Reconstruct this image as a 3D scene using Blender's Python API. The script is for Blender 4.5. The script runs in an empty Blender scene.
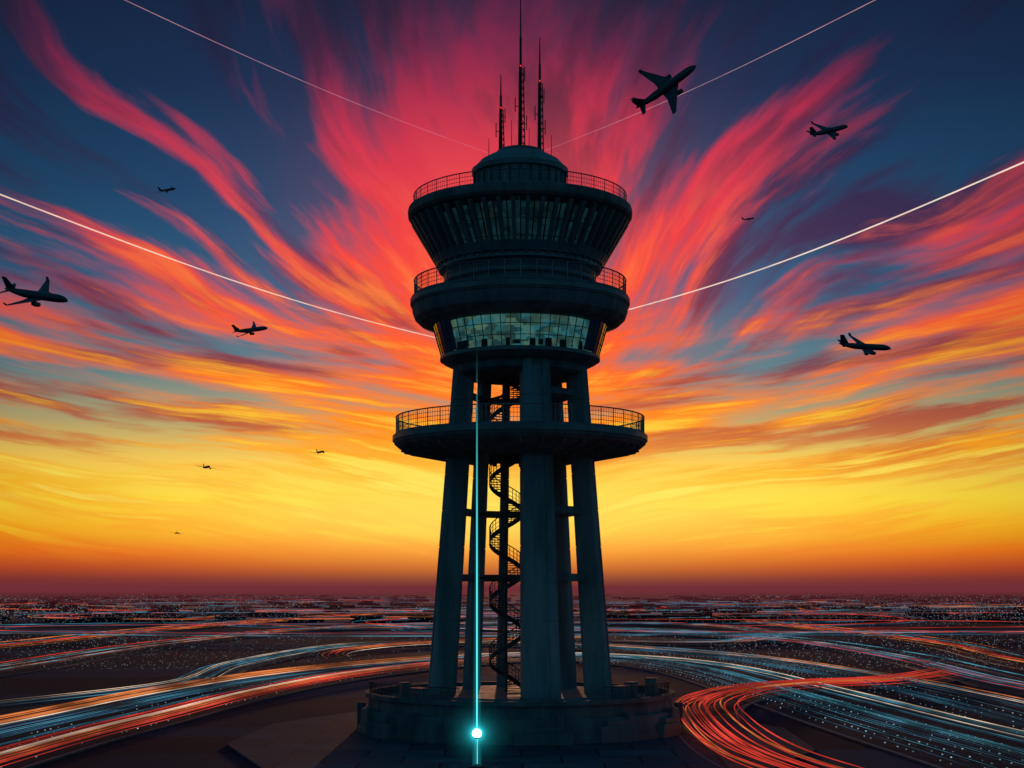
import bpy, bmesh, math, random
from mathutils import Vector, Matrix, Euler
random.seed(7)
scene = bpy.context.scene
scene.view_settings.view_transform = 'Standard'
scene.view_settings.look = 'None'
scene.view_settings.exposure = 0
R = math.radians

def lin(c):
    return tuple(((v/255)/12.92 if v/255 <= .04045 else ((v/255+.055)/1.055)**2.4) for v in c)

# ------------------------------------------------------------------ node DSL
class NT:
    def __init__(s, tree): s.t = tree
    def node(s, typ, **kw):
        n = s.t.nodes.new(typ)
        for k, v in kw.items(): setattr(n, k, v)
        return n
    def put(s, sock, v):
        if isinstance(v, E): s.t.links.new(v.s, sock)
        elif hasattr(v, 'is_output'): s.t.links.new(v, sock)
        elif v is not None: sock.default_value = v
    def math(s, op, a, b=None, c=None, clamp=False):
        n = s.node('ShaderNodeMath', operation=op); n.use_clamp = clamp
        s.put(n.inputs[0], a)
        if b is not None: s.put(n.inputs[1], b)
        if c is not None: s.put(n.inputs[2], c)
        return E(s, n.outputs[0])
    def comb(s, x, y, z):
        n = s.node('ShaderNodeCombineXYZ')
        for i, v in enumerate((x, y, z)): s.put(n.inputs[i], v)
        return E(s, n.outputs[0])
    def sep(s, v):
        n = s.node('ShaderNodeSeparateXYZ'); s.put(n.inputs[0], v)
        return [E(s, n.outputs[i]) for i in range(3)]
    def noise(s, vec, scale=1, detail=5, rough=.55, dist=0, lac=2.0, color=False):
        n = s.node('ShaderNodeTexNoise')
        s.put(n.inputs['Vector'], vec)
        n.inputs['Scale'].default_value = scale; n.inputs['Detail'].default_value = detail
        n.inputs['Roughness'].default_value = rough; n.inputs['Distortion'].default_value = dist
        n.inputs['Lacunarity'].default_value = lac
        return E(s, n.outputs['Color' if color else 'Fac'])
    def smooth(s, v, a, b, lo=0., hi=1.):
        n = s.node('ShaderNodeMapRange', interpolation_type='SMOOTHSTEP')
        s.put(n.inputs[0], v)
        for i, q in enumerate((a, b, lo, hi)): s.put(n.inputs[i+1], q)
        return E(s, n.outputs[0])
    def ramp(s, fac, stops, interp='LINEAR'):
        n = s.node('ShaderNodeValToRGB'); cr = n.color_ramp; cr.interpolation = interp
        s.put(n.inputs[0], fac)
        cr.elements[0].position = stops[0][0]; cr.elements[0].color = (*stops[0][1], 1)
        cr.elements[1].position = stops[-1][0]; cr.elements[1].color = (*stops[-1][1], 1)
        for p, c in stops[1:-1]:
            e = cr.elements.new(p); e.color = (*c, 1)
        return E(s, n.outputs[0])
    def mix(s, f, a, b, mode='MIX'):
        n = s.node('ShaderNodeMix', data_type='RGBA', blend_type=mode)
        s.put(n.inputs[0], f)
        for sock, v in ((n.inputs[6], a), (n.inputs[7], b)):
            if isinstance(v, tuple): v = (*v, 1) if len(v) == 3 else v
            s.put(sock, v)
        return E(s, n.outputs[2])
class E:
    def __init__(s, nt, sock): s.nt, s.s = nt, sock
    def __add__(a, b): return a.nt.math('ADD', a, b)
    __radd__ = __add__
    def __sub__(a, b): return a.nt.math('SUBTRACT', a, b)
    def __rsub__(a, b): return a.nt.math('SUBTRACT', b, a)
    def __mul__(a, b): return a.nt.math('MULTIPLY', a, b)
    __rmul__ = __mul__
    def __truediv__(a, b): return a.nt.math('DIVIDE', a, b)
    def __neg__(a): return a.nt.math('MULTIPLY', a, -1.)

# ------------------------------------------------------------------ sky
world = bpy.data.worlds.new("World"); scene.world = world; world.use_nodes = True
try:
    world.cycles.sampling_method = 'MANUAL'; world.cycles.sample_map_resolution = 512
except Exception: pass
wt = world.node_tree; wt.nodes.clear(); W = NT(wt)
tc = W.node('ShaderNodeTexCoord')
D = E(W, tc.outputs['Generated'])
x, y, z = W.sep(D)
K = 1500.
az = W.math('ARCTAN2', x, y)
U0 = az*K; V0 = W.math('ARCSINE', z)*K
aU = W.math('ABSOLUTE', U0)
w1 = W.noise(W.comb(U0/420., V0/330., 1.7), 1.0, 1, .5, color=True)
wr, wg, wb = W.sep(w1)
w2 = W.noise(W.comb(U0/110., V0/70., 5.3), 1.0, 2, .5, color=True)
xr, xg, xb = W.sep(w2)
U = U0 + (wr-.5)*150. + (xr-.5)*12.
V = V0 + (wg-.5)*150. + (xg-.5)*14.
dU = U - 5.; dV = V - 150.
r = W.math('SQRT', dU*dU + dV*dV + 3600.)
c_, s_ = dU/r, dV/r
lr = W.math('LOGARITHM', r, math.e)
A = W.noise(W.comb(c_*2.1, s_*6.6, lr*1.0), 1, 6, .53)
A2 = W.noise(W.comb(c_*5., s_*18., lr*1.7+4.), 1, 6, .58)
A3 = W.noise(W.comb(c_*2.4+7., s_*8., lr*1.1+9.), 1, 6, .54)
Vh = V0 + (wg-.5)*80. + (xg-.5)*8. - aU*.15
B = W.noise(W.comb(U0/300., Vh/30., 3.), 1, 6, .57)
B2 = W.noise(W.comb(U0/190.+9., Vh/10., 8.), 1, 6, .60)
B3 = W.noise(W.comb(U0/250.+3., Vh/34., 13.), 1, 5, .55)
t = W.smooth(V0, 140., 330.)
n1 = t*A + (1.-t)*B
n2 = t*A2 + (1.-t)*B2
n3 = t*A3 + (1.-t)*B3
f = W.math('DIVIDE', V0, 700., clamp=True)
def rp(st): return W.ramp(f, [(p/700., lin(c)) for p, c in st])
hz = [(0,(104,40,50)),(11,(148,50,42)),(22,(206,74,26))]
clear = rp(hz+[(38,(246,120,18)),(60,(255,180,22)),(88,(255,218,56)),(125,(248,202,84)),(165,(178,164,114)),(215,(84,126,138)),(290,(26,92,130)),(380,(10,66,106)),(480,(6,42,80)),(590,(5,26,56)),(700,(4,18,40))])
cloud = rp(hz+[(38,(246,104,14)),(60,(255,148,8)),(100,(255,180,14)),(150,(255,148,18)),(205,(255,110,22)),(270,(252,76,46)),(345,(238,54,66)),(430,(202,42,78)),(510,(138,30,74)),(590,(84,20,64)),(700,(36,14,44))])
dark = rp(hz+[(38,(228,84,18)),(60,(240,106,12)),(110,(234,100,24)),(160,(184,58,46)),(225,(118,34,64)),(320,(64,28,76)),(430,(32,28,68)),(590,(10,20,48))])
hot = rp(hz+[(38,(252,128,18)),(60,(255,196,32)),(100,(255,234,100)),(160,(255,214,60)),(230,(255,168,44)),(310,(255,112,62)),(400,(234,68,82)),(590,(120,34,74))])
cen = W.math('EXPONENT', -(U0*U0)/(190.*190.))
side = W.smooth(aU, 160., 480.)
hi = W.smooth(V0, 260., 520.)
top = W.smooth(V0, 330., 580.)
m = W.smooth(n1 + (n2-.5)*.45 + cen*.13*(1.-top) - side*hi*.17 - top*.03, .42, .63)
col = W.mix(m, clear, cloud)
dm = W.smooth(n3 + (n2-.5)*.45 - cen*.07*(1.-top), .46, .63)*W.smooth(V0, 40., 180.)
col = W.mix(dm*.85, col, dark)
hm = W.smooth(n2*.6 + n1*.5 + cen*.03, .56, .69)*W.smooth(V0, 500., 300.)
col = W.mix(hm*.9, col, hot)
g = W.math('EXPONENT', -(U0*U0)/(300.*300.) - (V0-76.)*(V0-76.)/(44.*44.))
col = W.mix(g*.75, col, lin((255,234,104)))
g2 = W.math('EXPONENT', -(U0*U0)/(150.*150.) - (V0-290.)*(V0-290.)/(150.*150.))
col = W.mix(g2*.40, col, lin((252,84,54)))
fall = W.smooth(W.math('ABSOLUTE', az), .14, .55, 1., .5)
col = W.mix(1., col, W.comb(fall, fall, fall), 'MULTIPLY')
back = W.ramp(W.math('ADD', z*.5, .5), [(0., (.004,.008,.012)),(.495,(.006,.014,.02)),(.51,(.018,.085,.13)),(.62,(.016,.108,.165)),(1.,(.007,.055,.11))])
bm = W.smooth(W.math('ABSOLUTE', az), .55, 1.3)
bm = W.math('MAXIMUM', bm, W.smooth(V0, 650., 950.))
col = W.mix(bm, col, back)
low = W.smooth(z, -.004, -.0005)
col = W.mix(low, (.006,.006,.010), col)
bg = W.node('ShaderNodeBackground'); W.put(bg.inputs[0], col); bg.inputs[1].default_value = 1.0
sky = W.node('ShaderNodeTexSky'); sky.sky_type = 'NISHITA'; sky.sun_disc = False
sky.sun_elevation = R(2.0); sky.sun_rotation = R(0)
bg2 = W.node('ShaderNodeBackground'); W.put(bg2.inputs[0], sky.outputs[0]); bg2.inputs[1].default_value = .003
add = W.node('ShaderNodeAddShader'); wt.links.new(bg.outputs[0], add.inputs[0]); wt.links.new(bg2.outputs[0], add.inputs[1])
wo = W.node('ShaderNodeOutputWorld'); wt.links.new(add.outputs[0], wo.inputs[0])

sd = bpy.data.lights.new('sun', 'SUN'); sd.energy = 0.8; sd.angle = R(.8); sd.color = (1., .45, .22)
so = bpy.data.objects.new('sun', sd); scene.collection.objects.link(so)
so.rotation_euler = (R(-88), 0, 0)   # shines from +Y, 2 degrees above the horizon, towards -Y

# ------------------------------------------------------------------ materials
def material(name):
    m = bpy.data.materials.new(name); m.use_nodes = True
    m.node_tree.nodes.clear(); n = NT(m.node_tree)
    out = n.node('ShaderNodeOutputMaterial')
    return m, n, out
def nosample(m):
    try: m.cycles.emission_sampling = 'NONE'
    except Exception: pass
def principled(name, c1, c2=None, rough=.8, scale=1., metal=0., bump=.0, spec=.5, detail=6, streak=False, r2=None):
    m, n, out = material(name)
    b = n.node('ShaderNodeBsdfPrincipled')
    tcn = n.node('ShaderNodeTexCoord'); o = E(n, tcn.outputs['Object'])
    c2 = c2 or tuple(v*.6 for v in c1)
    if streak:
        a, b_, c = n.sep(o); v = n.comb(a, b_, c*.18)
    else: v = o
    nz = n.noise(v, scale, detail, .62)
    n.put(b.inputs['Base Color'], n.mix(n.smooth(nz, .35, .65), (*c2, 1), (*c1, 1)))
    n.put(b.inputs['Roughness'], n.smooth(nz, .3, .7, rough, r2 if r2 is not None else rough*.8))
    b.inputs['Metallic'].default_value = metal
    b.inputs['Specular IOR Level'].default_value = spec
    if bump:
        bn = n.node('ShaderNodeBump'); bn.inputs['Strength'].default_value = bump; bn.inputs['Distance'].default_value = .05
        n.put(bn.inputs['Height'], n.noise(o, scale*5, 4, .6)); m.node_tree.links.new(bn.outputs[0], b.inputs['Normal'])
    m.node_tree.links.new(b.outputs[0], out.inputs[0])
    return m
def emission(name, col, strength, flick=0., scale=.05):
    m, n, out = material(name)
    e = n.node('ShaderNodeEmission'); e.inputs[0].default_value = (*col, 1)
    if flick:
        tcn = n.node('ShaderNodeTexCoord')
        nz = n.noise(E(n, tcn.outputs['Object']), scale, 3, .6)
        n.put(e.inputs[1], n.smooth(nz, .38, .68, strength*(1-flick), strength))
    else: e.inputs[1].default_value = strength
    m.node_tree.links.new(e.outputs[0], out.inputs[0]); nosample(m)
    return m
CONC = principled('concrete', (.20,.25,.28), (.10,.13,.15), .85, .55, bump=.35, streak=True)
CONC_D = principled('concrete_dark', (.12,.145,.165), (.065,.08,.095), .8, .8, bump=.3, streak=True)
CONC_B = principled('plinth_concrete', (.10,.12,.14), (.05,.062,.076), .85, .5, bump=.3, streak=True)
PANEL = principled('painted_panel', (.14,.175,.20), (.08,.105,.125), .5, .4, bump=.08)
METAL = principled('railing_metal', (.20,.21,.22), (.12,.12,.13), .4, 2., metal=.8)
DARKM = principled('dark_metal', (.04,.045,.05), (.02,.022,.026), .6, 2., metal=.2)
PLANE = principled('aircraft_paint', (.045,.055,.075), (.03,.036,.05), .45, .3)
REDL = emission('obstruction_light', (1.,.05,.03), 1.2)
def glassmat():
    m, n, out = material('window_glass')
    g = n.node('ShaderNodeBsdfGlossy'); g.inputs[0].default_value = (.6,.75,.8,1); g.inputs[1].default_value = .06
    tr = n.node('ShaderNodeBsdfTransparent'); tr.inputs[0].default_value = (.62,.80,.80,1)
    fr = n.node('ShaderNodeFresnel'); fr.inputs[0].default_value = 1.25
    mx = n.node('ShaderNodeMixShader')
    n.put(mx.inputs[0], n.math('ADD', E(n, fr.outputs[0]), .12, clamp=True))
    m.node_tree.links.new(tr.outputs[0], mx.inputs[1]); m.node_tree.links.new(g.outputs[0], mx.inputs[2])
    m.node_tree.links.new(mx.outputs[0], out.inputs[0]); return m
GLASS = glassmat()
def glowwall(name, ca, cb, k, scale):  # wall emits by itself, standing in for interior light falling on it
    m, n, out = material(name)
    tcn = n.node('ShaderNodeTexCoord'); o = E(n, tcn.outputs['Object']); a, b, c = n.sep(o)
    vo = n.node('ShaderNodeTexVoronoi', distance='CHEBYCHEV'); n.put(vo.inputs['Vector'], n.comb(a, b, c*1.6)); vo.inputs['Scale'].default_value = scale
    cell = n.sep(E(n, vo.outputs['Color']))
    e = n.node('ShaderNodeEmission')
    n.put(e.inputs[0], n.mix(cell[1], (*ca, 1), (*cb, 1)))
    n.put(e.inputs[1], n.smooth(cell[0]*.5+n.noise(o, .6, 3, .6)*.7, .35, .95, k*.3, k))
    m.node_tree.links.new(e.outputs[0], out.inputs[0]); nosample(m); return m
ROOM = glowwall('room_wall_glow', (.08,.42,.50), (.30,.48,.32), .42, 1.3)
ROOMC = glowwall('cab_wall_glow', (.05,.30,.40), (.10,.30,.30), .11, 1.5)
LAMPW = emission('ceiling_lamp', (.62,.95,.55), .75)
LAMPD = emission('cab_lamp', (.35,.85,.80), .22)

# ------------------------------------------------------------------ mesh helpers
def link(o, parent=None):
    scene.collection.objects.link(o)
    if parent: o.parent = parent
    return o
def empty(name, loc=(0,0,0)):
    e = bpy.data.objects.new(name, None); e.location = loc; e.empty_display_size = .5
    return link(e)
def obj_bm(name, bm, mat, parent=None, smooth=False, angle=None):
    me = bpy.data.meshes.new(name); bmesh.ops.recalc_face_normals(bm, faces=bm.faces[:]); bm.to_mesh(me); bm.free()
    if mat: me.materials.append(mat)
    if smooth:
        me.polygons.foreach_set('use_smooth', [True]*len(me.polygons))
        if angle: me.set_sharp_from_angle(angle=R(angle))
    return link(bpy.data.objects.new(name, me), parent)
def lathe(name, prof, mat, parent, seg=96, closed=False, angle=25):
    bm = bmesh.new(); rings = []
    for (rr, zz) in prof:
        rings.append([bm.verts.new((rr*math.cos(2*math.pi*i/seg), rr*math.sin(2*math.pi*i/seg), zz)) for i in range(seg)] if rr > 1e-4 else [bm.verts.new((0,0,zz))])
    pairs = list(zip(rings[:-1], rings[1:]))
    if closed: pairs.append((rings[-1], rings[0]))
    for a, b in pairs:
        for i in range(seg):
            j = (i+1) % seg
            if len(a) == 1 and len(b) == 1: continue
            if len(a) == 1: bm.faces.new((a[0], b[i], b[j]))
            elif len(b) == 1: bm.faces.new((a[i], a[j], b[0]))
            else: bm.faces.new((a[i], a[j], b[j], b[i]))
    return obj_bm(name, bm, mat, parent, True, angle)
def beam(bm, p, q, w, h, up=(0,0,1), w2=None, h2=None):
    p, q = Vector(p), Vector(q); d = (q-p).normalized(); up = Vector(up)
    if abs(d.dot(up)) > .99: up = Vector((1,0,0))
    s = d.cross(up).normalized(); u = s.cross(d).normalized()
    w2 = w if w2 is None else w2; h2 = h if h2 is None else h2
    vs = []
    for c, ww, hh in ((p, w, h), (q, w2, h2)):
        for a, b in ((-1,-1),(1,-1),(1,1),(-1,1)):
            vs.append(bm.verts.new(c + s*a*ww/2 + u*b*hh/2))
    for f_ in ((0,1,2,3),(7,6,5,4),(0,4,5,1),(1,5,6,2),(2,6,7,3),(3,7,4,0)):
        bm.faces.new([vs[i] for i in f_])
def rod(bm, p, q, r1, r2=None, n=8):
    p, q = Vector(p), Vector(q); d = (q-p).normalized(); r2 = r1 if r2 is None else r2
    up = Vector((0,0,1)) if abs(d.z) < .95 else Vector((1,0,0))
    s = d.cross(up).normalized(); u = s.cross(d)
    a = [bm.verts.new(p + (s*math.cos(2*math.pi*i/n)+u*math.sin(2*math.pi*i/n))*r1) for i in range(n)]
    b = [bm.verts.new(q + (s*math.cos(2*math.pi*i/n)+u*math.sin(2*math.pi*i/n))*r2) for i in range(n)]
    for i in range(n):
        j = (i+1) % n; bm.faces.new((a[i], a[j], b[j], b[i]))
    bm.faces.new(a); bm.faces.new(b)
def pol(rr, th, zz=0.): return Vector((rr*math.sin(th), -rr*math.cos(th), zz))
def box(bm, c, sx, sy, sz, rot=0):
    mtx = Matrix.Translation(c) @ Matrix.Rotation(rot, 4, 'Z') @ Matrix.Diagonal((sx, sy, sz, 1))
    bmesh.ops.create_cube(bm, size=1, matrix=mtx)
def railing(name, rr, z0, h, n, parent, a0=0, a1=2*math.pi, sub=3, thick=1., mat=None):
    bm = bmesh.new(); full = abs(a1-a0-2*math.pi) < 1e-3
    for i in range(n + (0 if full else 1)):
        th = a0 + (a1-a0)*i/n
        rod(bm, pol(rr, th, z0), pol(rr, th, z0+h), .045*thick, n=6)
    for k in range(sub+1):
        zz = z0 + h*(k+1)/(sub+1); q = .055*thick if k == sub else .022*thick
        for i in range(n*2):
            t0, t1 = a0+(a1-a0)*i/(n*2), a0+(a1-a0)*(i+1)/(n*2)
            rod(bm, pol(rr, t0, zz), pol(rr, t1, zz), q, n=6)
    for i in range(n*5):
        th = a0 + (a1-a0)*i/(n*5)
        rod(bm, pol(rr, th, z0), pol(rr, th, z0+h), .014*thick, n=4)
    return obj_bm(name, bm, mat or METAL, parent)

# ------------------------------------------------------------------ control tower
T = empty('control_tower')
def bev(o, w=.06, s=2):
    mdf = o.modifiers.new('b', 'BEVEL'); mdf.width = w; mdf.segments = s; mdf.limit_method = 'ANGLE'; return o
lathe('plinth_lower', [(0,0),(13.5,0),(13.5,.5),(13.35,.6),(13.25,1.9),(13.1,2.0),(0,2.0)], CONC_B, T, seg=28, angle=10)
lathe('plinth_upper', [(12.7,1.98),(12.6,2.9),(12.9,2.95),(12.9,3.3),(12.3,3.3),(12.3,2.75),(0,2.75)], CONC_B, T, seg=28, angle=10)
lathe('column_footing', [(8.9,2.7),(8.9,3.0),(8.6,3.2),(0,3.2)], CONC_D, T, seg=48)
bm = bmesh.new()
for i in range(14):
    th2 = 2*math.pi*i/14 + math.pi/2
    box(bm, pol(13.2, th2, 1.15), .5, .7, 2.3, th2)
for th, w, h in ((R(-24),3.2,1.2),(R(7),4.5,1.0),(R(33),3.4,1.4),(R(-55),3.5,1.3),(R(60),3.,1.2)):
    box(bm, pol(13.35, th, h/2), w, .9, h, th); box(bm, pol(13.3, th, h+.2), w*.6, .7, .4, th)
bev(obj_bm('plinth_buttresses', bm, CONC_B, T), .05)
railing('plinth_railing', 12.5, 3.3, .95, 16, T, a0=R(-80), a1=R(-22), sub=2, thick=.7, mat=DARKM)
railing('plinth_railing_east', 12.5, 3.3, .95, 12, T, a0=R(30), a1=R(75), sub=2, thick=.7, mat=DARKM)
bm = bmesh.new()
for th, rr, sx, sy, sz in ((R(48),10.6,1.3,.9,1.3),(R(58),10.4,.8,.8,1.5),(R(-50),10.5,1.6,.9,1.1),(R(-64),10.3,.8,.7,1.4),(R(72),11.2,.9,.9,1.7),(R(-33),10.8,.6,.5,1.0)):
    box(bm, pol(rr, th, 2.75+sz/2), sx, sy, sz, th)
    box(bm, pol(rr, th, 2.75+sz+.06), sx+.12, sy+.12, .1, th)
bev(obj_bm('service_cabinets', bm, PANEL, T), .03)

# six inclined columns: (bearing, tangential width at base, radial depth at base)
COLS = [(R(14),2.95,2.0),(R(76),1.8,2.15),(R(141),1.45,1.0),(R(194),.8,.7),(R(-141),1.45,1.0),(R(-76),1.8,2.15)]
ANG = [c[0] for c in COLS]
ZB, ZT, RB, RT = 3.15, 30.3, 6.65, 4.75
def crad(zz): return RB + (RT-RB)*(zz-ZB)/(ZT-ZB)
bm = bmesh.new()
for th, W_, D_ in COLS:
    for k in range(9):
        z0 = ZB+(ZT-ZB)*k/9; z1 = ZB+(ZT-ZB)*(k+1)/9
        f0, f1 = 1-.24*k/9, 1-.24*(k+1)/9
        tang = pol(1, th+math.pi/2); rad = pol(1, th)
        def sec(zz, fs, sh=0.):
            c = pol(crad(zz), th, zz); a, b = W_*fs/2-sh, D_*fs/2-sh; ch = min(.26, a*.3, b*.3)
            pts = [(-a+ch,-b),(a-ch,-b),(a,-b+ch),(a,b-ch),(a-ch,b),(a*.42,b),(a*.34,b-.14),(-a*.34,b-.14),(-a*.42,b),(-a+ch,b),(-a,b-ch),(-a,-b+ch)]
            return [bm.verts.new(c + tang*p + rad*q) for p, q in pts]
        g_ = .03
        def loft(s0, s1, cap=True):
            for i in range(12):
                j = (i+1) % 12; bm.faces.new((s0[i], s0[j], s1[j], s1[i]))
            if cap: bm.faces.new(s0); bm.faces.new(s1)
        loft(sec(z0+g_, f0), sec(z1-g_, f1))
        if k: loft(sec(z0-g_, f0, .05), sec(z0+g_, f0, .05), False)
obj_bm('columns', bm, CONC, T)
bm = bmesh.new()
for zz, hh in ((12.7,.6),(18.2,.6),(27.9,.5)):
    for i in range(6):
        if i == 5 or i == 0: continue
        a, b = ANG[i], ANG[(i+1) % 6]
        beam(bm, pol(crad(zz)-.1, a, zz), pol(crad(zz)-.1, b, zz), .45, hh)
    beam(bm, pol(crad(zz), ANG[0], zz), pol(crad(zz), ANG[1], zz), .45, hh)
obj_bm('ring_beams', bm, CONC_D, T)
# spiral stair
sx0 = -1.15
bm = bmesh.new()
rod(bm, (sx0,0,3.2), (sx0,0,30.5), .11, n=12)
N = 140; dz = 27/N; dth = R(14.)
for i in range(N):
    th = i*dth; zz = 3.3+i*dz
    ax, ay = math.cos(th), math.sin(th); bx, by = math.cos(th+dth*1.05), math.sin(th+dth*1.05)
    q = [(sx0+.1*ax,.1*ay),(sx0+1.4*ax,1.4*ay),(sx0+1.4*bx,1.4*by),(sx0+.1*bx,.1*by)]
    lo = [bm.verts.new((a,b,zz-.05)) for a,b in q]; up = [bm.verts.new((a,b,zz+.02)) for a,b in q]
    bm.faces.new(lo); bm.faces.new(up)
    for k in range(4): bm.faces.new((lo[k], lo[(k+1)%4], up[(k+1)%4], up[k]))
    rod(bm, (q[1][0],q[1][1],zz), (q[1][0],q[1][1],zz+1.1), .03, n=4)
    beam(bm, (q[1][0],q[1][1],zz-.06), (q[2][0],q[2][1],zz-.06+dz), .06, .38)
    for hz_ in (.38,.74): rod(bm, (q[1][0],q[1][1],zz+hz_), (q[2][0],q[2][1],zz+hz_+dz), .02, n=4)
    rod(bm, (q[1][0],q[1][1],zz+1.1), (q[2][0],q[2][1],zz+1.1+dz), .045, n=5)
obj_bm('spiral_stair', bm, DARKM, T)
bm = bmesh.new()
for zz in (8.2, 12.7, 18.2, 27.9):
    beam(bm, (sx0,0,zz), pol(crad(zz)-.3, ANG[3], zz), .14, .2)
    beam(bm, (sx0,0,zz), pol(crad(zz)-.3, ANG[4], zz), .14, .2)
obj_bm('stair_ties', bm, DARKM, T)

lathe('lower_deck', [(5.0,22.6),(6.6,22.7),(8.9,23.15),(10.1,23.45),(10.45,23.75),(10.5,24.0),(10.5,24.45),(10.38,24.6),(10.2,24.62),(2.2,24.62),(2.2,24.0),(5.0,23.8)], CONC_D, T, closed=True)
bm = bmesh.new()
for i in range(36):
    th = 2*math.pi*i/36
    beam(bm, pol(6.0, th, 22.55), pol(9.9, th, 23.3), .16, .3, up=(0,0,1))
obj_bm('lower_deck_ribs', bm, CONC_D, T)
railing('lower_deck_railing', 10.3, 24.6, 1.35, 48, T)
lathe('lower_deck_fascia', [(10.52,23.95),(10.6,23.98),(10.6,24.4),(10.52,24.43)], PANEL, T, closed=True)

lathe('hub', [(0,29.4),(5.1,29.4),(5.4,29.6),(5.5,30.1),(6.35,30.5),(6.55,30.7),(6.55,31.0),(6.45,31.05),(0,31.05)], CONC_D, T)
lathe('hub_band', [(6.58,30.68),(6.66,30.7),(6.66,30.95),(6.58,30.97)], PANEL, T, closed=True)
def glazed(prefix, r0, z0, r1, z1, nm, mull_w, mull_d, lampmat, room, nl, rows, core):
    lathe(prefix+'_glass', [(r0,z0),(r1,z1)], GLASS, T, seg=nm, angle=5)
    bm = bmesh.new()
    for i in range(nm):
        th = 2*math.pi*i/nm + math.pi/2
        beam(bm, pol(r0+.01, th, z0), pol(r1+.01, th, z1), mull_w, mull_d, up=pol(1, th))
    for fr in rows:
        rr, zz = r0+(r1-r0)*fr, z0+(z1-z0)*fr
        for i in range(nm):
            t0, t1 = 2*math.pi*i/nm+math.pi/2, 2*math.pi*(i+1)/nm+math.pi/2
            rod(bm, pol(rr+.01, t0, zz), pol(rr+.01, t1, zz), .03, n=6)
    obj_bm(prefix+'_mullions', bm, DARKM, T)
    lathe(prefix+'_core', [(r0*core,z0-.05),(r1*core*.985,z1+.1)], room, T, seg=64)
    bm = bmesh.new(); bm2 = bmesh.new()
    rnd = random.Random(len(prefix)+5)
    for i in range(nl):
        th = 2*math.pi*i/nl
        if rnd.random() < .7: box(bm, pol(r0*.97, th, z1-.13), .35, .12, .05, th)
        if rnd.random() < .5: box(bm2, pol(r0*.955, th+.05, z0+.3), rnd.uniform(.3,.6), .2, rnd.uniform(.3,.8), th)
    obj_bm(prefix+'_ceiling_lamps', bm, lampmat, T); obj_bm(prefix+'_consoles', bm2, DARKM, T)
glazed('lower_gallery', 6.55, 31.05, 7.25, 33.5, 56, .05, .06, LAMPW, ROOM, 60, (.33,.68), .93)
lathe('middle_deck', [(0,33.5),(7.3,33.5),(8.3,33.75),(8.75,34.15),(8.95,34.7),(8.95,35.1),(9.05,35.15),(9.05,35.85),(8.9,36.0),(0,36.0)], CONC_D, T)
lathe('middle_deck_band', [(9.07,35.3),(9.13,35.32),(9.13,35.7),(9.07,35.72)], PANEL, T, closed=True)
railing('middle_deck_railing', 8.8, 36.0, 1.3, 44, T)
lathe('cab_collar', [(6.0,35.98),(6.0,36.9),(6.35,37.1),(6.35,37.4),(6.1,37.5),(6.3,37.9),(6.75,38.1),(6.75,38.45),(0,38.45)], PANEL, T)
glazed('cab', 6.35, 38.45, 8.55, 42.3, 48, .10, .1, LAMPD, ROOMC, 44, (.30,.62), .86)
bm = bmesh.new()
for i in range(48):
    th = 2*math.pi*(i+.5)/48 + math.pi/2
    beam(bm, pol(6.62, th, 38.4), pol(8.88, th, 42.25), .24, .45, up=pol(1, th), w2=.30, h2=.5)
obj_bm('cab_fins', bm, PANEL, T)
lathe('cab_sill', [(6.36,38.45),(6.95,38.5),(7.05,38.75),(7.3,39.2),(7.2,39.25),(6.75,39.2)], PANEL, T, closed=True)
lathe('roof', [(0,42.28),(8.7,42.28),(9.1,42.35),(9.3,42.55),(9.34,42.9),(9.28,43.2),(9.05,43.32),(8.6,43.34),(4.2,43.7),(0,43.75)], CONC_D, T)
railing('roof_railing', 8.85, 43.3, 1.0, 44, T, sub=2, thick=.85)
lathe('radome_drum', [(3.95,43.6),(3.95,44.0),(3.75,44.1),(3.75,46.1),(4.0,46.2),(4.02,46.6),(3.8,46.75),(3.3,47.3),(2.5,47.75),(1.9,47.95),(1.9,48.2),(1.6,48.3),(0,48.35)], PANEL, T, seg=64)
bm = bmesh.new()
for i in range(28):
    th = 2*math.pi*i/28; beam(bm, pol(3.82, th, 44.1), pol(3.82, th, 46.1), .12, .12)
obj_bm('radome_ribs', bm, DARKM, T)
bm = bmesh.new()
def lattice(cx, cy, z0, z1, w, thin_top, steps, arms=()):
    for s in range(3):
        a = 2*math.pi*s/3
        rod(bm, (cx+w*math.cos(a), cy+w*math.sin(a), z0), (cx+w*.6*math.cos(a), cy+w*.6*math.sin(a), z1), .05, n=5)
    for k in range(steps):
        za = z0+(z1-z0)*k/steps; zb = z0+(z1-z0)*(k+1)/steps
        for s in range(3):
            a, b = 2*math.pi*s/3, 2*math.pi*((s+1)%3)/3
            wa = w*(1-.4*k/steps)
            rod(bm, (cx+wa*math.cos(a), cy+wa*math.sin(a), za), (cx+wa*math.cos(b), cy+wa*math.sin(b), zb), .025, n=4)
            rod(bm, (cx+wa*math.cos(a), cy+wa*math.sin(a), za), (cx+wa*math.cos(b), cy+wa*math.sin(b), za), .025, n=4)
    rod(bm, (cx,cy,z0), (cx,cy,z1+.4*(thin_top-z1)), .13, .10)
    rod(bm, (cx,cy,z1+.4*(thin_top-z1)), (cx,cy,thin_top), .07, .035)
    for az_, zz, L in arms:
        dx, dy = math.cos(az_)*L, math.sin(az_)*L
        rod(bm, (cx,cy,zz), (cx+dx,cy+dy,zz), .035, n=5)
        rod(bm, (cx+dx,cy+dy,zz-.5), (cx+dx,cy+dy,zz+.7), .045, n=6)
lattice(0.05,0,48.3,55.2,.36,61.6,12,((0,50.5,.5),(3.1,52.0,.45),(1.5,53.3,.5),(0,54.6,.35)))
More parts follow.
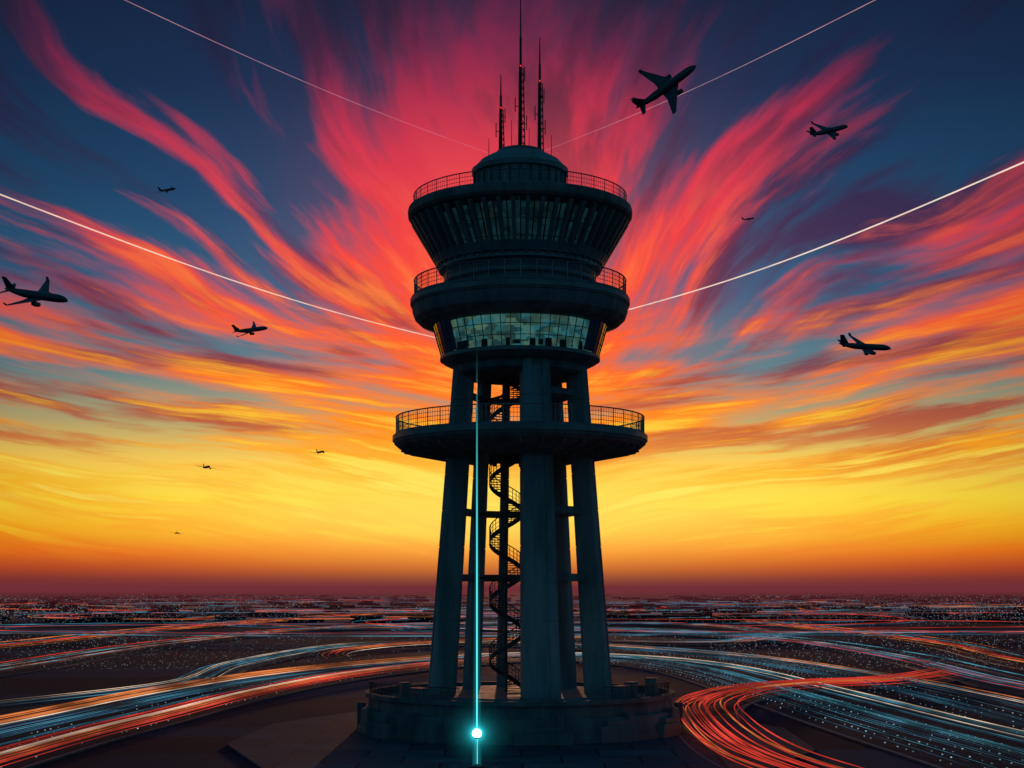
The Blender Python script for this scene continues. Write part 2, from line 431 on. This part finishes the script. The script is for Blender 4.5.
lattice(-1.6,.3,47.8,51.8,.30,54.7,8,((3.1,50.0,.4),(0,51.2,.35)))
lattice(1.65,.2,47.8,54.0,.32,57.8,11,((0,50.2,.45),(3.1,51.4,.4),(0,52.8,.35)))
for cx, cy, zt in ((-.7,-.8,50.6),(.75,-.7,50.0),(-2.6,0,49.3),(2.6,-.3,49.5)):
    rod(bm, (cx,cy,46.8), (cx,cy,zt), .045, .025, n=6)
obj_bm('antenna_masts', bm, DARKM, T)
bm = bmesh.new()
for c in ((0.05,-.2,55.3),(-1.6,.1,51.9),(1.65,0,54.1)):
    bmesh.ops.create_icosphere(bm, subdivisions=2, radius=.06, matrix=Matrix.Translation(c))
obj_bm('obstruction_lights', bm, REDL, T)

# ------------------------------------------------------------------ ground, plaza
def groundmat():
    m, n, out = material('ground_soil')
    b = n.node('ShaderNodeBsdfPrincipled'); g = n.node('ShaderNodeNewGeometry'); P = E(n, g.outputs['Position'])
    vo = n.node('ShaderNodeTexVoronoi', feature='F1', distance='CHEBYCHEV'); n.put(vo.inputs['Vector'], P); vo.inputs['Scale'].default_value = .035
    cell = n.sep(E(n, vo.outputs['Color']))[0]
    nz = n.noise(P, .05, 8, .65)
    nf = n.noise(P, 1.5, 6, .6)
    v = n.math('ADD', cell*.55, nz*.5 + (nf-.5)*.35)
    n.put(b.inputs['Base Color'], n.ramp(v, [(.2,(.003,.012,.032)),(.5,(.008,.027,.060)),(.8,(.018,.050,.098))]))
    n.put(b.inputs['Roughness'], n.smooth(nz, .3, .7, .85, 1.))
    b.inputs['Specular IOR Level'].default_value = .03
    m.node_tree.links.new(b.outputs[0], out.inputs[0]); return m
GM = groundmat()
bm = bmesh.new()
vs = [bm.verts.new(p) for p in ((-40000,-3000,0),(40000,-3000,0),(40000,60000,0),(-40000,60000,0))]; bm.faces.new(vs)
obj_bm('ground', bm, GM)
def pavemat():
    m, n, out = material('paving_slabs')
    b = n.node('ShaderNodeBsdfPrincipled'); g = n.node('ShaderNodeNewGeometry'); P = E(n, g.outputs['Position'])
    br = n.node('ShaderNodeTexBrick'); n.put(br.inputs['Vector'], P); br.inputs['Scale'].default_value = 1.
    br.inputs['Brick Width'].default_value = 5.4; br.inputs['Row Height'].default_value = 4.2; br.inputs['Mortar Size'].default_value = .09
    br.inputs['Color1'].default_value = (.060,.10,.15,1); br.inputs['Color2'].default_value = (.036,.063,.10,1); br.inputs['Mortar'].default_value = (.012,.018,.03,1)
    nz = n.noise(P, .35, 8, .65)
    n.put(b.inputs['Base Color'], n.mix(1., E(n, br.outputs[0]), n.ramp(nz, [(.3,(.45,.45,.48)),(.7,(1,1,1))]), 'MULTIPLY'))
    n.put(b.inputs['Roughness'], n.smooth(nz, .35, .65, .7, .9))
    b.inputs['Specular IOR Level'].default_value = .08
    m.node_tree.links.new(b.outputs[0], out.inputs[0]); return m
bm = bmesh.new()
pts = [(22.5*math.cos(a), 33*math.sin(a)-6) for a in [2*math.pi*i/12+.2 for i in range(12)]]
lo = [bm.verts.new((a,b,0.0)) for a,b in pts]; up = [bm.verts.new((a,b,.14)) for a,b in pts]
bm.faces.new(up)
for i in range(12): bm.faces.new((lo[i], lo[(i+1)%12], up[(i+1)%12], up[i]))
obj_bm('plaza_pavement', bm, pavemat())

# ------------------------------------------------------------------ roads + light trails
def catmull(pts, n=14):
    P = [Vector((*p, 0)) if len(p) == 2 else Vector(p) for p in pts]
    P = [P[0]*2-P[1]] + P + [P[-1]*2-P[-2]]; out = []
    for i in range(1, len(P)-2):
        for k in range(n):
            t = k/n; a, b, c, d = P[i-1], P[i], P[i+1], P[i+2]
            out.append(.5*((2*b)+(c-a)*t+(2*a-5*b+4*c-d)*t*t+(3*b-3*c+d-a)*t**3))
    out.append(P[-2]); return out
def offset(path, o):
    res = []
    for i, p in enumerate(path):
        d = (path[min(i+1, len(path)-1)]-path[max(i-1, 0)]).normalized()
        res.append(p + Vector((-d.y, d.x, 0))*o)
    return res
ASPH = principled('asphalt', (.017,.033,.056), (.009,.018,.033), .9, .4, bump=.2, r2=.8, spec=.06)
PAINT = principled('road_paint', (.30,.33,.35), (.15,.17,.18), .7, 2.)
KERB = principled('kerb_stone', (.08,.10,.13), (.045,.058,.078), .8, 2.)
_rz = [0.02]
def road(path, w, name='road', dash=True, kerb=True):
    z_ = _rz[0]; _rz[0] += .012
    e = empty(name)
    bm = bmesh.new(); L, Rr = offset(path, w/2), offset(path, -w/2)
    a = [bm.verts.new((p.x,p.y,z_)) for p in L]; b = [bm.verts.new((p.x,p.y,z_)) for p in Rr]
    for i in range(len(a)-1): bm.faces.new((a[i], b[i], b[i+1], a[i+1]))
    obj_bm('carriageway', bm, ASPH, e)
    bm = bmesh.new()
    def strip(off, w_, i0, i1):
        A_, B_ = offset(path, off+w_/2), offset(path, off-w_/2)
        aa = [bm.verts.new((p.x,p.y,z_+.005)) for p in A_[i0:i1+1]]; bb = [bm.verts.new((p.x,p.y,z_+.005)) for p in B_[i0:i1+1]]
        for i in range(len(aa)-1): bm.faces.new((aa[i], bb[i], bb[i+1], aa[i+1]))
    n_ = len(path)-1
    strip(w/2-.4, .15, 0, n_); strip(-w/2+.4, .15, 0, n_)
    lanes = max(2, int(w//3.4))
    for l in range(1, lanes):
        for i in range(0, n_-1, 2): strip(-w/2+w*l/lanes, .13, i, i+1)
    obj_bm('lane_markings', bm, PAINT, e)
    if kerb:
        bm = bmesh.new()
        for s in (1, -1):
            A_, B_ = offset(path, s*(w/2+.02)), offset(path, s*(w/2+.25))
            aa = [bm.verts.new((p.x,p.y,.0)) for p in A_]; ab = [bm.verts.new((p.x,p.y,z_+.13)) for p in A_]
            bb = [bm.verts.new((p.x,p.y,z_+.13)) for p in B_]; bc = [bm.verts.new((p.x,p.y,0)) for p in B_]
            for i in range(len(aa)-1):
                for q, w_ in ((aa,ab),(ab,bb),(bb,bc)): bm.faces.new((q[i], q[i+1], w_[i+1], w_[i]))
        obj_bm('kerb', bm, KERB, e)
MAIN = catmull([(-41,-70),(-40,-40),(-38.6,-12),(-36.6,8),(-33.7,37),(-27.5,69),(-16.7,99),(1.4,128),(16.7,119),(26.7,88),(30.5,34),(32.3,0),(34,-25),(35.5,-60)])
OUT_R = catmull([(-17,193),(2,185),(19.5,163),(34.7,125),(42.8,72),(45,35),(44.8,2),(44,-35),(44,-70)])
LOOP = catmull([(62,84),(52,66),(43,55),(34.3,50),(25.4,40),(18.6,22),(16.4,2),(15.8,-19),(17.3,-34),(22,-55)])
FARL = catmull([(-90,20),(-76,60),(-73,88),(-73,177),(-59,292),(-27,361),(36,375),(62,330),(64,255),(50,205),(35,193),(10,210)])
FARL2 = catmull([(-120,60),(-103,167),(-96,335),(-43,670),(57,690),(90,264),(80,108),(70,0)])
FARR = catmull([(64,-20),(60,50),(64.6,125),(60,212),(30,292),(-20,320),(-60,300)])
CURL = catmull([(-52,10),(-40,50),(-42,99),(-35,167),(-17,193)])
CURL2 = catmull([(-28,118),(-31,135),(-30,155),(-22,180),(0,215),(20,240),(30,300)])
for p, w in ((MAIN,14),(OUT_R,11),(LOOP,6.5),(FARL,9),(FARL2,10),(FARR,9),(CURL,6)): road(p, w)

TM = {'white': emission('trail_white', (1.,.72,.52), 1.2, .75, .05),
      'orange': emission('trail_orange', (1.,.27,.07), .95, .85, .05),
      'red': emission('trail_red', (1.,.07,.045), .95, .75, .04),
      'teal': emission('trail_teal', (.12,.55,.74), .65, .85, .06),
      'blue': emission('trail_blue', (.08,.30,.52), .45, .85, .06),
      'dim': emission('trail_dim', (.7,.20,.13), .25, .8, .03)}
trail_pts = {k: [] for k in TM}
def trail(path, off, col, rad, i0=0., i1=1., h=.7):
    p = offset(path, off); n_ = len(p); seg = p[int(i0*(n_-1)):int(i1*(n_-1))+1]
    if len(seg) > 2: trail_pts[col].append(([Vector((q.x, q.y, h)) for q in seg], rad))
rr_ = random.Random(3)
def many(path, lo_, hi_, n_, cols, rad=(.03,.07), rng=((0,.3),(.7,1.)), h=(.5,1.1)):
    for _ in range(n_):
        trail(path, rr_.uniform(lo_, hi_), rr_.choice(cols), rr_.uniform(*rad), rr_.uniform(*rng[0]), rr_.uniform(*rng[1]), rr_.uniform(*h))
many(MAIN, 3.6, 6.8, 16, ['orange','white','orange','orange','dim','teal'], rng=((0,.04),(.48,.6)), rad=(.018,.05))
many(MAIN, -2.8, 3.4, 12, ['blue','teal','blue','blue'], rng=((0,.08),(.42,.6)), rad=(.013,.028))
many(MAIN, -6.8, -3.6, 18, ['red','orange','red','red','dim','white'], rng=((0,.04),(.42,.55)), rad=(.018,.05))
many(MAIN, 4.5, 6.6, 7, ['white','orange','white','teal'], rng=((.45,.52),(.98,1)), rad=(.022,.045))
many(MAIN, -6.4, 3.5, 18, ['teal','blue','blue','teal'], rng=((.5,.6),(.9,1)), rad=(.012,.03))
many(OUT_R, -5, 4, 14, ['teal','blue','blue'], rng=((0,.2),(.8,1)), rad=(.012,.03))
many(OUT_R, 4.2, 5.2, 4, ['white','orange'], rng=((0,.1),(.95,1)), rad=(.02,.045))
many(LOOP, -3, 3, 22, ['red','red','orange','red','red'], rng=((.0,.05),(.95,1)), rad=(.025,.065))
many(FARL, -4.2, 4.2, 14, ['orange','red','orange','blue','teal','dim'], rad=(.03,.08), rng=((0,.1),(.8,1)))
many(FARL2, -4.5, 4.5, 12, ['orange','red','teal','dim'], rad=(.04,.10), rng=((0,.1),(.75,1)))
many(FARR, -4.2, 4.2, 12, ['orange','red','blue','teal','dim'], rad=(.03,.07), rng=((0,.1),(.75,1)))
many(CURL, -2.8, 2.8, 12, ['teal','blue','teal','blue','white'], rad=(.02,.045), rng=((0,.2),(.9,1)))
many(CURL2, -2.8, 2.8, 8, ['orange','red','dim','white'], rad=(.03,.05), rng=((0,.1),(.8,1)))
for k in range(50):
    cy = rr_.uniform(200, 1500); a = rr_.uniform(60, .36*(cy+125)); b = rr_.uniform(25, cy*.35); ph = rr_.uniform(0, 6.28); ln = rr_.uniform(1.5, 4.5)
    cx = rr_.uniform(-.28, .28)*cy
    pp = [Vector((cx+a*math.cos(ph+ln*i/60), cy+b*math.sin(ph+ln*i/60), 0)) for i in range(61)]
    for q in range(3): trail(pp, rr_.uniform(-8,8), rr_.choice(['orange','red','dim','blue','blue','teal','dim']), .03+cy*.00012, 0, 1, 1.5)
TR = empty('car_light_trails')
for cname, lst in trail_pts.items():
    cu = bpy.data.curves.new('trail_'+cname, 'CURVE'); cu.dimensions = '3D'; cu.bevel_depth = 1.; cu.bevel_resolution = 0; cu.use_fill_caps = True
    for pts_, rad in lst:
        sp_ = cu.splines.new('POLY'); sp_.points.add(len(pts_)-1); n_ = len(pts_)
        for i, q in enumerate(pts_):
            tt = i/(n_-1); tp = min(1, tt/.2, (1-tt)/.2)
            sp_.points[i].co = (*q, 1); sp_.points[i].radius = rad*(.1+.9*tp)
    cu.materials.append(TM[cname]); link(bpy.data.objects.new('trail_'+cname, cu), TR)

bm = bmesh.new()
for path, offs in ((MAIN, (-5.6,-4.2,-2.8,-1.4,0,1.4,2.8)), (OUT_R, (-4.4,-3,-1.6,-.2,1.2,2.6))):
    for o_ in offs:
        p = offset(path, o_)
        for i in range(0, len(p)-1):
            left = path is MAIN and i < len(p)//2
            L_ = (p[i+1]-p[i]).length; k = max(1, int(L_/1.5))
            for j in range(k):
                if rr_.random() < (.35 if left else .62):
                    c = p[i].lerp(p[i+1], (j+rr_.random()*.3)/k); s = rr_.uniform(.03,.075)
                    box(bm, (c.x,c.y,.15), s*1.2, s*3, .07)
obj_bm('road_guide_lights', bm, emission('guide_light', (.42,.72,.82), .75, .8, .3))

# ------------------------------------------------------------------ distant city
def mesh_fast(name, verts, faces, mat, parent=None):
    me = bpy.data.meshes.new(name); me.from_pydata(verts, [], faces); me.materials.append(mat)
    return link(bpy.data.objects.new(name, me), parent)
def cubes(name, items, mat):
    V_, F_ = [], []
    for cx, cy, z0, sx, sy, sz, ro in items:
        c, s = math.cos(ro), math.sin(ro); b = len(V_)
        for zz in (z0, z0+sz):
            for a, q in ((-1,-1),(1,-1),(1,1),(-1,1)):
                px, py = a*sx/2, q*sy/2; V_.append((cx+px*c-py*s, cy+px*s+py*c, zz))
        F_ += [(b,b+1,b+5,b+4),(b+1,b+2,b+6,b+5),(b+2,b+3,b+7,b+6),(b+3,b,b+4,b+7),(b+4,b+5,b+6,b+7)]
    return mesh_fast(name, V_, F_, mat)
rc = random.Random(21)
blds = []
for _ in range(800):
    d = 520*(6**rc.random()); xx = rc.uniform(-.55,.55)*d
    blds.append((xx, d-125, -.2, rc.uniform(7,18), rc.uniform(7,18), rc.uniform(1.5,2.8), rc.choice((.2,.2+math.pi/2))+rc.uniform(-.03,.03)))
cubes('distant_city_buildings', blds, principled('city_facade', (.016,.028,.050), (.008,.015,.028), .95, .02, spec=.05))
lights = {0: [], 1: [], 2: []}
for _ in range(17000):
    py = 6.5 + 78*rc.random()**.9
    d = 17500/py; xx = rc.uniform(-.42,.42)*d
    ax_ = abs(xx)/d
    if ax_ < .13 and rc.random() < .7: continue
    if py > 44 and rc.random() < .45: continue
    if py < 18 and rc.random() < .35: continue
    yy = d-125
    th = .12
    v_ = -xx*math.sin(th)+yy*math.cos(th); u_ = xx*math.cos(th)+yy*math.sin(th)
    if rc.random() < .6: v_ = round(v_/12)*12
    xx = u_*math.cos(th)-v_*math.sin(th); yy = u_*math.sin(th)+v_*math.cos(th); d = yy+125
    if d < 205: continue
    s = d*rc.uniform(.0002,.00048)
    k = rc.choices((0,1,2),(8,2,.5))[0]
    lights[k].append((xx, yy, rc.uniform(2.2,4.5) if d > 380 else rc.uniform(.3,1.), s*1.2, s, s, 0))
CLt = [emission('city_light_cool', (.42,.68,.84), .40, .8, .006), emission('city_light_warm', (1.,.62,.42), .36, .8, .006), emission('city_light_red', (1.,.2,.12), .45, .6, .01)]
CE = empty('distant_city_lights')
for k, nm in enumerate(('cool','warm','red')):
    cubes('lights_'+nm, lights[k], CLt[k]).parent = CE

# dusk haze layer lying over the distant plain
m, n, out = material('dusk_haze')
ab = n.node('ShaderNodeVolumeAbsorption'); ab.inputs[0].default_value = (0,0,0,1); ab.inputs[1].default_value = 1/3600.
em = n.node('ShaderNodeEmission'); em.inputs[0].default_value = (*lin((112,46,54)), 1); em.inputs[1].default_value = 1/3600.
ad = n.node('ShaderNodeAddShader'); m.node_tree.links.new(ab.outputs[0], ad.inputs[0]); m.node_tree.links.new(em.outputs[0], ad.inputs[1])
m.node_tree.links.new(ad.outputs[0], out.inputs['Volume']); nosample(m)
bm = bmesh.new(); bmesh.ops.create_cube(bm, size=1, matrix=Matrix.Translation((0,15400,18.5)) @ Matrix.Diagonal((50000,30000,38,1)))
obj_bm('horizon_haze', bm, m)

# ------------------------------------------------------------------ beacon with cyan beam
BX, BY = -2.95, -27.5
BE = empty('laser_beacon', (BX, BY, 0))
lathe('housing', [(0,.14),(.5,.14),(.5,.24),(.22,.30),(.12,.36),(0,.36)], DARKM, BE, seg=24)
bm = bmesh.new()
for k in range(3):
    a = 2*math.pi*k/3+.5; rod(bm, (.4*math.cos(a),.4*math.sin(a),.2), (.2*math.cos(a),.2*math.sin(a),2.1), .025, n=6)
rod(bm, (0,0,2.02), (0,0,2.1), .27, n=20)
obj_bm('lamp_tripod', bm, DARKM, BE)
bm = bmesh.new(); bmesh.ops.create_uvsphere(bm, u_segments=24, v_segments=16, radius=.30, matrix=Matrix.Translation((0,0,2.35)))
obj_bm('lamp', bm, emission('cyan_lamp', (.45,1.,.97), 8), BE, True)
def beammat():
    m, n, out = material('cyan_beam')
    tcn = n.node('ShaderNodeTexCoord'); _, _, zz = n.sep(E(n, tcn.outputs['Object']))
    e = n.node('ShaderNodeEmission'); e.inputs[0].default_value = (.10,.85,.9,1); e.inputs[1].default_value = 1.2
    tr = n.node('ShaderNodeBsdfTransparent'); mx = n.node('ShaderNodeMixShader')
    n.put(mx.inputs[0], n.smooth(zz, 28., 2., .0, .95))
    m.node_tree.links.new(tr.outputs[0], mx.inputs[1]); m.node_tree.links.new(e.outputs[0], mx.inputs[2])
    m.node_tree.links.new(mx.outputs[0], out.inputs[0]); nosample(m); return m
bm = bmesh.new(); rod(bm, (0,0,.3), (0,0,28), .05, n=12); obj_bm('beam', bm, beammat(), BE)
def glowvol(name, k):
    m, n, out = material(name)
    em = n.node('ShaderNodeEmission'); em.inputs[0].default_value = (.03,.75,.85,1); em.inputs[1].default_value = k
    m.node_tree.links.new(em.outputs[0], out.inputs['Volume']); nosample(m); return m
bm = bmesh.new(); rod(bm, (0,0,.2), (0,0,24), .32, .03, n=24); obj_bm('beam_glow', bm, glowvol('beam_glow', .18), BE, True)  # emissive cone imitates a soft glow around the beam
for rad_, k in ((2.2,.0025),(1.9,.004),(1.6,.007),(1.35,.013),(1.12,.024),(.92,.045),(.75,.09),(.6,.2),(.47,.5)):  # nested emissive spheres imitate the bloom around the lamp
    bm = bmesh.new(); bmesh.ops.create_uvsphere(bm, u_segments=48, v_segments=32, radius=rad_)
    h = obj_bm('lamp_glow', bm, glowvol('lamp_glow', k), BE, True); h.location = (0,0,2.35)
pl = bpy.data.lights.new('cyan_lamp_light', 'POINT'); pl.energy = 380; pl.color = (.1,.95,1.); pl.shadow_soft_size = .3
po = bpy.data.objects.new('cyan_lamp_light', pl); link(po, BE); po.location = (0,-.0,3.0)

# ------------------------------------------------------------------ aircraft
def aircraft(name, loc, nose, wing, s=1.):
    bm = bmesh.new(); st = [(-18,.25,1.3),(-16,.75,1.0),(-12,1.45,.5),(-7,1.95,.1),(0,2.05,0),(9,2.05,0),(13,1.95,0),(15.6,1.5,-.15),(17.2,.85,-.4),(18,.15,-.55)]
    rings = []
    for xx, rr, zz in st: rings.append([bm.verts.new((xx, rr*math.cos(2*math.pi*i/16), zz+rr*math.sin(2*math.pi*i/16))) for i in range(16)])
    for a, b in zip(rings[:-1], rings[1:]):
        for i in range(16): bm.faces.new((a[i], a[(i+1)%16], b[(i+1)%16], b[i]))
    bm.faces.new(rings[0]); bm.faces.new(rings[-1])
    def surf(secs):
        rs = []
        for le, te, yy, zz, th, vert in secs:
            m_ = le*.65+te*.35
            pr = [(le,0),(m_,th/2),(te,0),(m_,-th/2)]
            rs.append([bm.verts.new((a, yy if not vert else q, zz+q if not vert else zz)) for a, q in pr])
        for a, b in zip(rs[:-1], rs[1:]):
            for i in range(4): bm.faces.new((a[i], a[(i+1)%4], b[(i+1)%4], b[i]))
        bm.faces.new(rs[0]); bm.faces.new(rs[-1])
    for sg in (1,-1):
        surf([(6.5,-3.2,1.2*sg,-.9,1.1,0),(2.6,-3.4,6.5*sg,-.4,.7,0),(-3.8,-5.9,16.5*sg,.7,.3,0),(-4.9,-6.3,17.3*sg,2.3,.15,0)])
        surf([(-12.6,-16.2,.5*sg,1.0,.4,0),(-15.6,-17.6,6.2*sg,1.5,.18,0)])
        eng = [(5.6,.95),(5.0,1.15),(2.8,1.15),(1.2,.7)]; er = []
        for xx, rr in eng: er.append([bm.verts.new((xx, 5.8*sg+rr*math.cos(2*math.pi*i/12), -1.9+rr*math.sin(2*math.pi*i/12))) for i in range(12)])
        for a, b in zip(er[:-1], er[1:]):
            for i in range(12): bm.faces.new((a[i], a[(i+1)%12], b[(i+1)%12], b[i]))
        bm.faces.new(er[0]); bm.faces.new(er[-1])
        box(bm, (2.5, 5.8*sg, -.8), 3.2, .3, 1.1)
    surf([(-11.2,-17.0,0,1.6,.5,1),(-15.8,-18.6,0,7.4,.2,1)])
    o = obj_bm(name, bm, PLANE, None, True, 40)
    n = Vector(nose).normalized(); w = Vector(wing); w = (w-n*w.dot(n)).normalized()
    up = w.cross(n).normalized()
    mtx = Matrix((n, -w, up)).transposed().to_4x4()
    o.matrix_world = Matrix.Translation(loc) @ mtx @ Matrix.Scale(s, 4)
    return o
aircraft('airliner', (76.5,625,263), (.80,-.15,.56), (.66,-.45,-.52))
aircraft('airliner', (252.8,1075,379), (.90,.25,.30), (.35,-.70,-.62))
aircraft('airliner', (246.4,925,182), (.95,.15,-.02), (.25,-.78,-.5), 1.08)
aircraft('airliner', (-253,1325,263), (.85,-.35,.05), (-.4,-.72,-.5), 1.05)
aircraft('airliner', (-241.7,635,161), (.93,-.30,-.18), (-.35,-.75,-.50), 1.05)
aircraft('airliner', (-598,2475,705), (.8,-.5,0), (-.5,-.7,-.45), 1.1)
aircraft('airliner', (-571,2675,241), (.5,-.85,.0), (-.85,-.5,.1), 1.1)
aircraft('airliner', (-410,3075,306), (.5,-.85,.0), (-.85,-.5,-.1), 1.1)
aircraft('airliner', (-938,4075,171), (.4,-.9,.0), (-.9,-.4,.05))
aircraft('airliner', (629,3875,1001), (.8,-.5,0), (-.5,-.8,-.3))

# ------------------------------------------------------------------ contrails
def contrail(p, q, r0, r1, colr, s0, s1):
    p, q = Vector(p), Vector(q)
    m, n, out = material('contrail_glow')
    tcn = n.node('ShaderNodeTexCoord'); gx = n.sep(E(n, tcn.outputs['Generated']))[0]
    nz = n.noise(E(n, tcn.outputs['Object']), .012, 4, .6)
    e = n.node('ShaderNodeEmission'); e.inputs[0].default_value = (*colr, 1); e.inputs[1].default_value = 1.  # own emission stands in for sunlight on the contrail
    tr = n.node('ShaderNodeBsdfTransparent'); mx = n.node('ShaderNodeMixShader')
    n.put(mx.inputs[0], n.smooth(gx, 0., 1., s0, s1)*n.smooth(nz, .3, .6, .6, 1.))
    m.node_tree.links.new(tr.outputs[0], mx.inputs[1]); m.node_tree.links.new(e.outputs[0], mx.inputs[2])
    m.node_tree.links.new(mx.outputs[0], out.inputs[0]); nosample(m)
    bm = bmesh.new(); k = 24
    sag = Vector((0,0,-1))*(q-p).length*.012
    pts_ = [p.lerp(q, i/k)+sag*math.sin(math.pi*i/k) for i in range(k+1)]
    for i in range(k): rod(bm, pts_[i], pts_[i+1], r0+(r1-r0)*i/k, r0+(r1-r0)*(i+1)/k, n=6)
    obj_bm('contrail', bm, m)
def sp(px, ee, d): return (px*d, d-125, 11.67+ee*d)   # bearing tangent, elevation tangent, range
contrail(sp(-.345,.265,1800), sp(-.05,.168,3000), .85, 1.0, (1.,.66,.52), .8, .55)
contrail(sp(.078,.187,3000), sp(.345,.287,1800), 1.1, .95, (1.,.78,.66), .6, .9)
contrail(sp(-.262,.395,2400), sp(-.015,.291,3200), .6, .6, (.75,.35,.42), .35, .12)
contrail(sp(.022,.293,3200), sp(.245,.395,2400), .6, .6, (.8,.42,.45), .12, .4)

# ------------------------------------------------------------------ camera
cam = bpy.data.cameras.new('camera'); co = bpy.data.objects.new('camera', cam); link(co)
co.location = (-.67, -125, 11.67); co.rotation_euler = (R(90), 0, 0)
cam.sensor_width = 36; cam.lens = 1500*36/1024; cam.shift_y = (590-384)/1024
cam.clip_start = .5; cam.clip_end = 100000
scene.camera = co
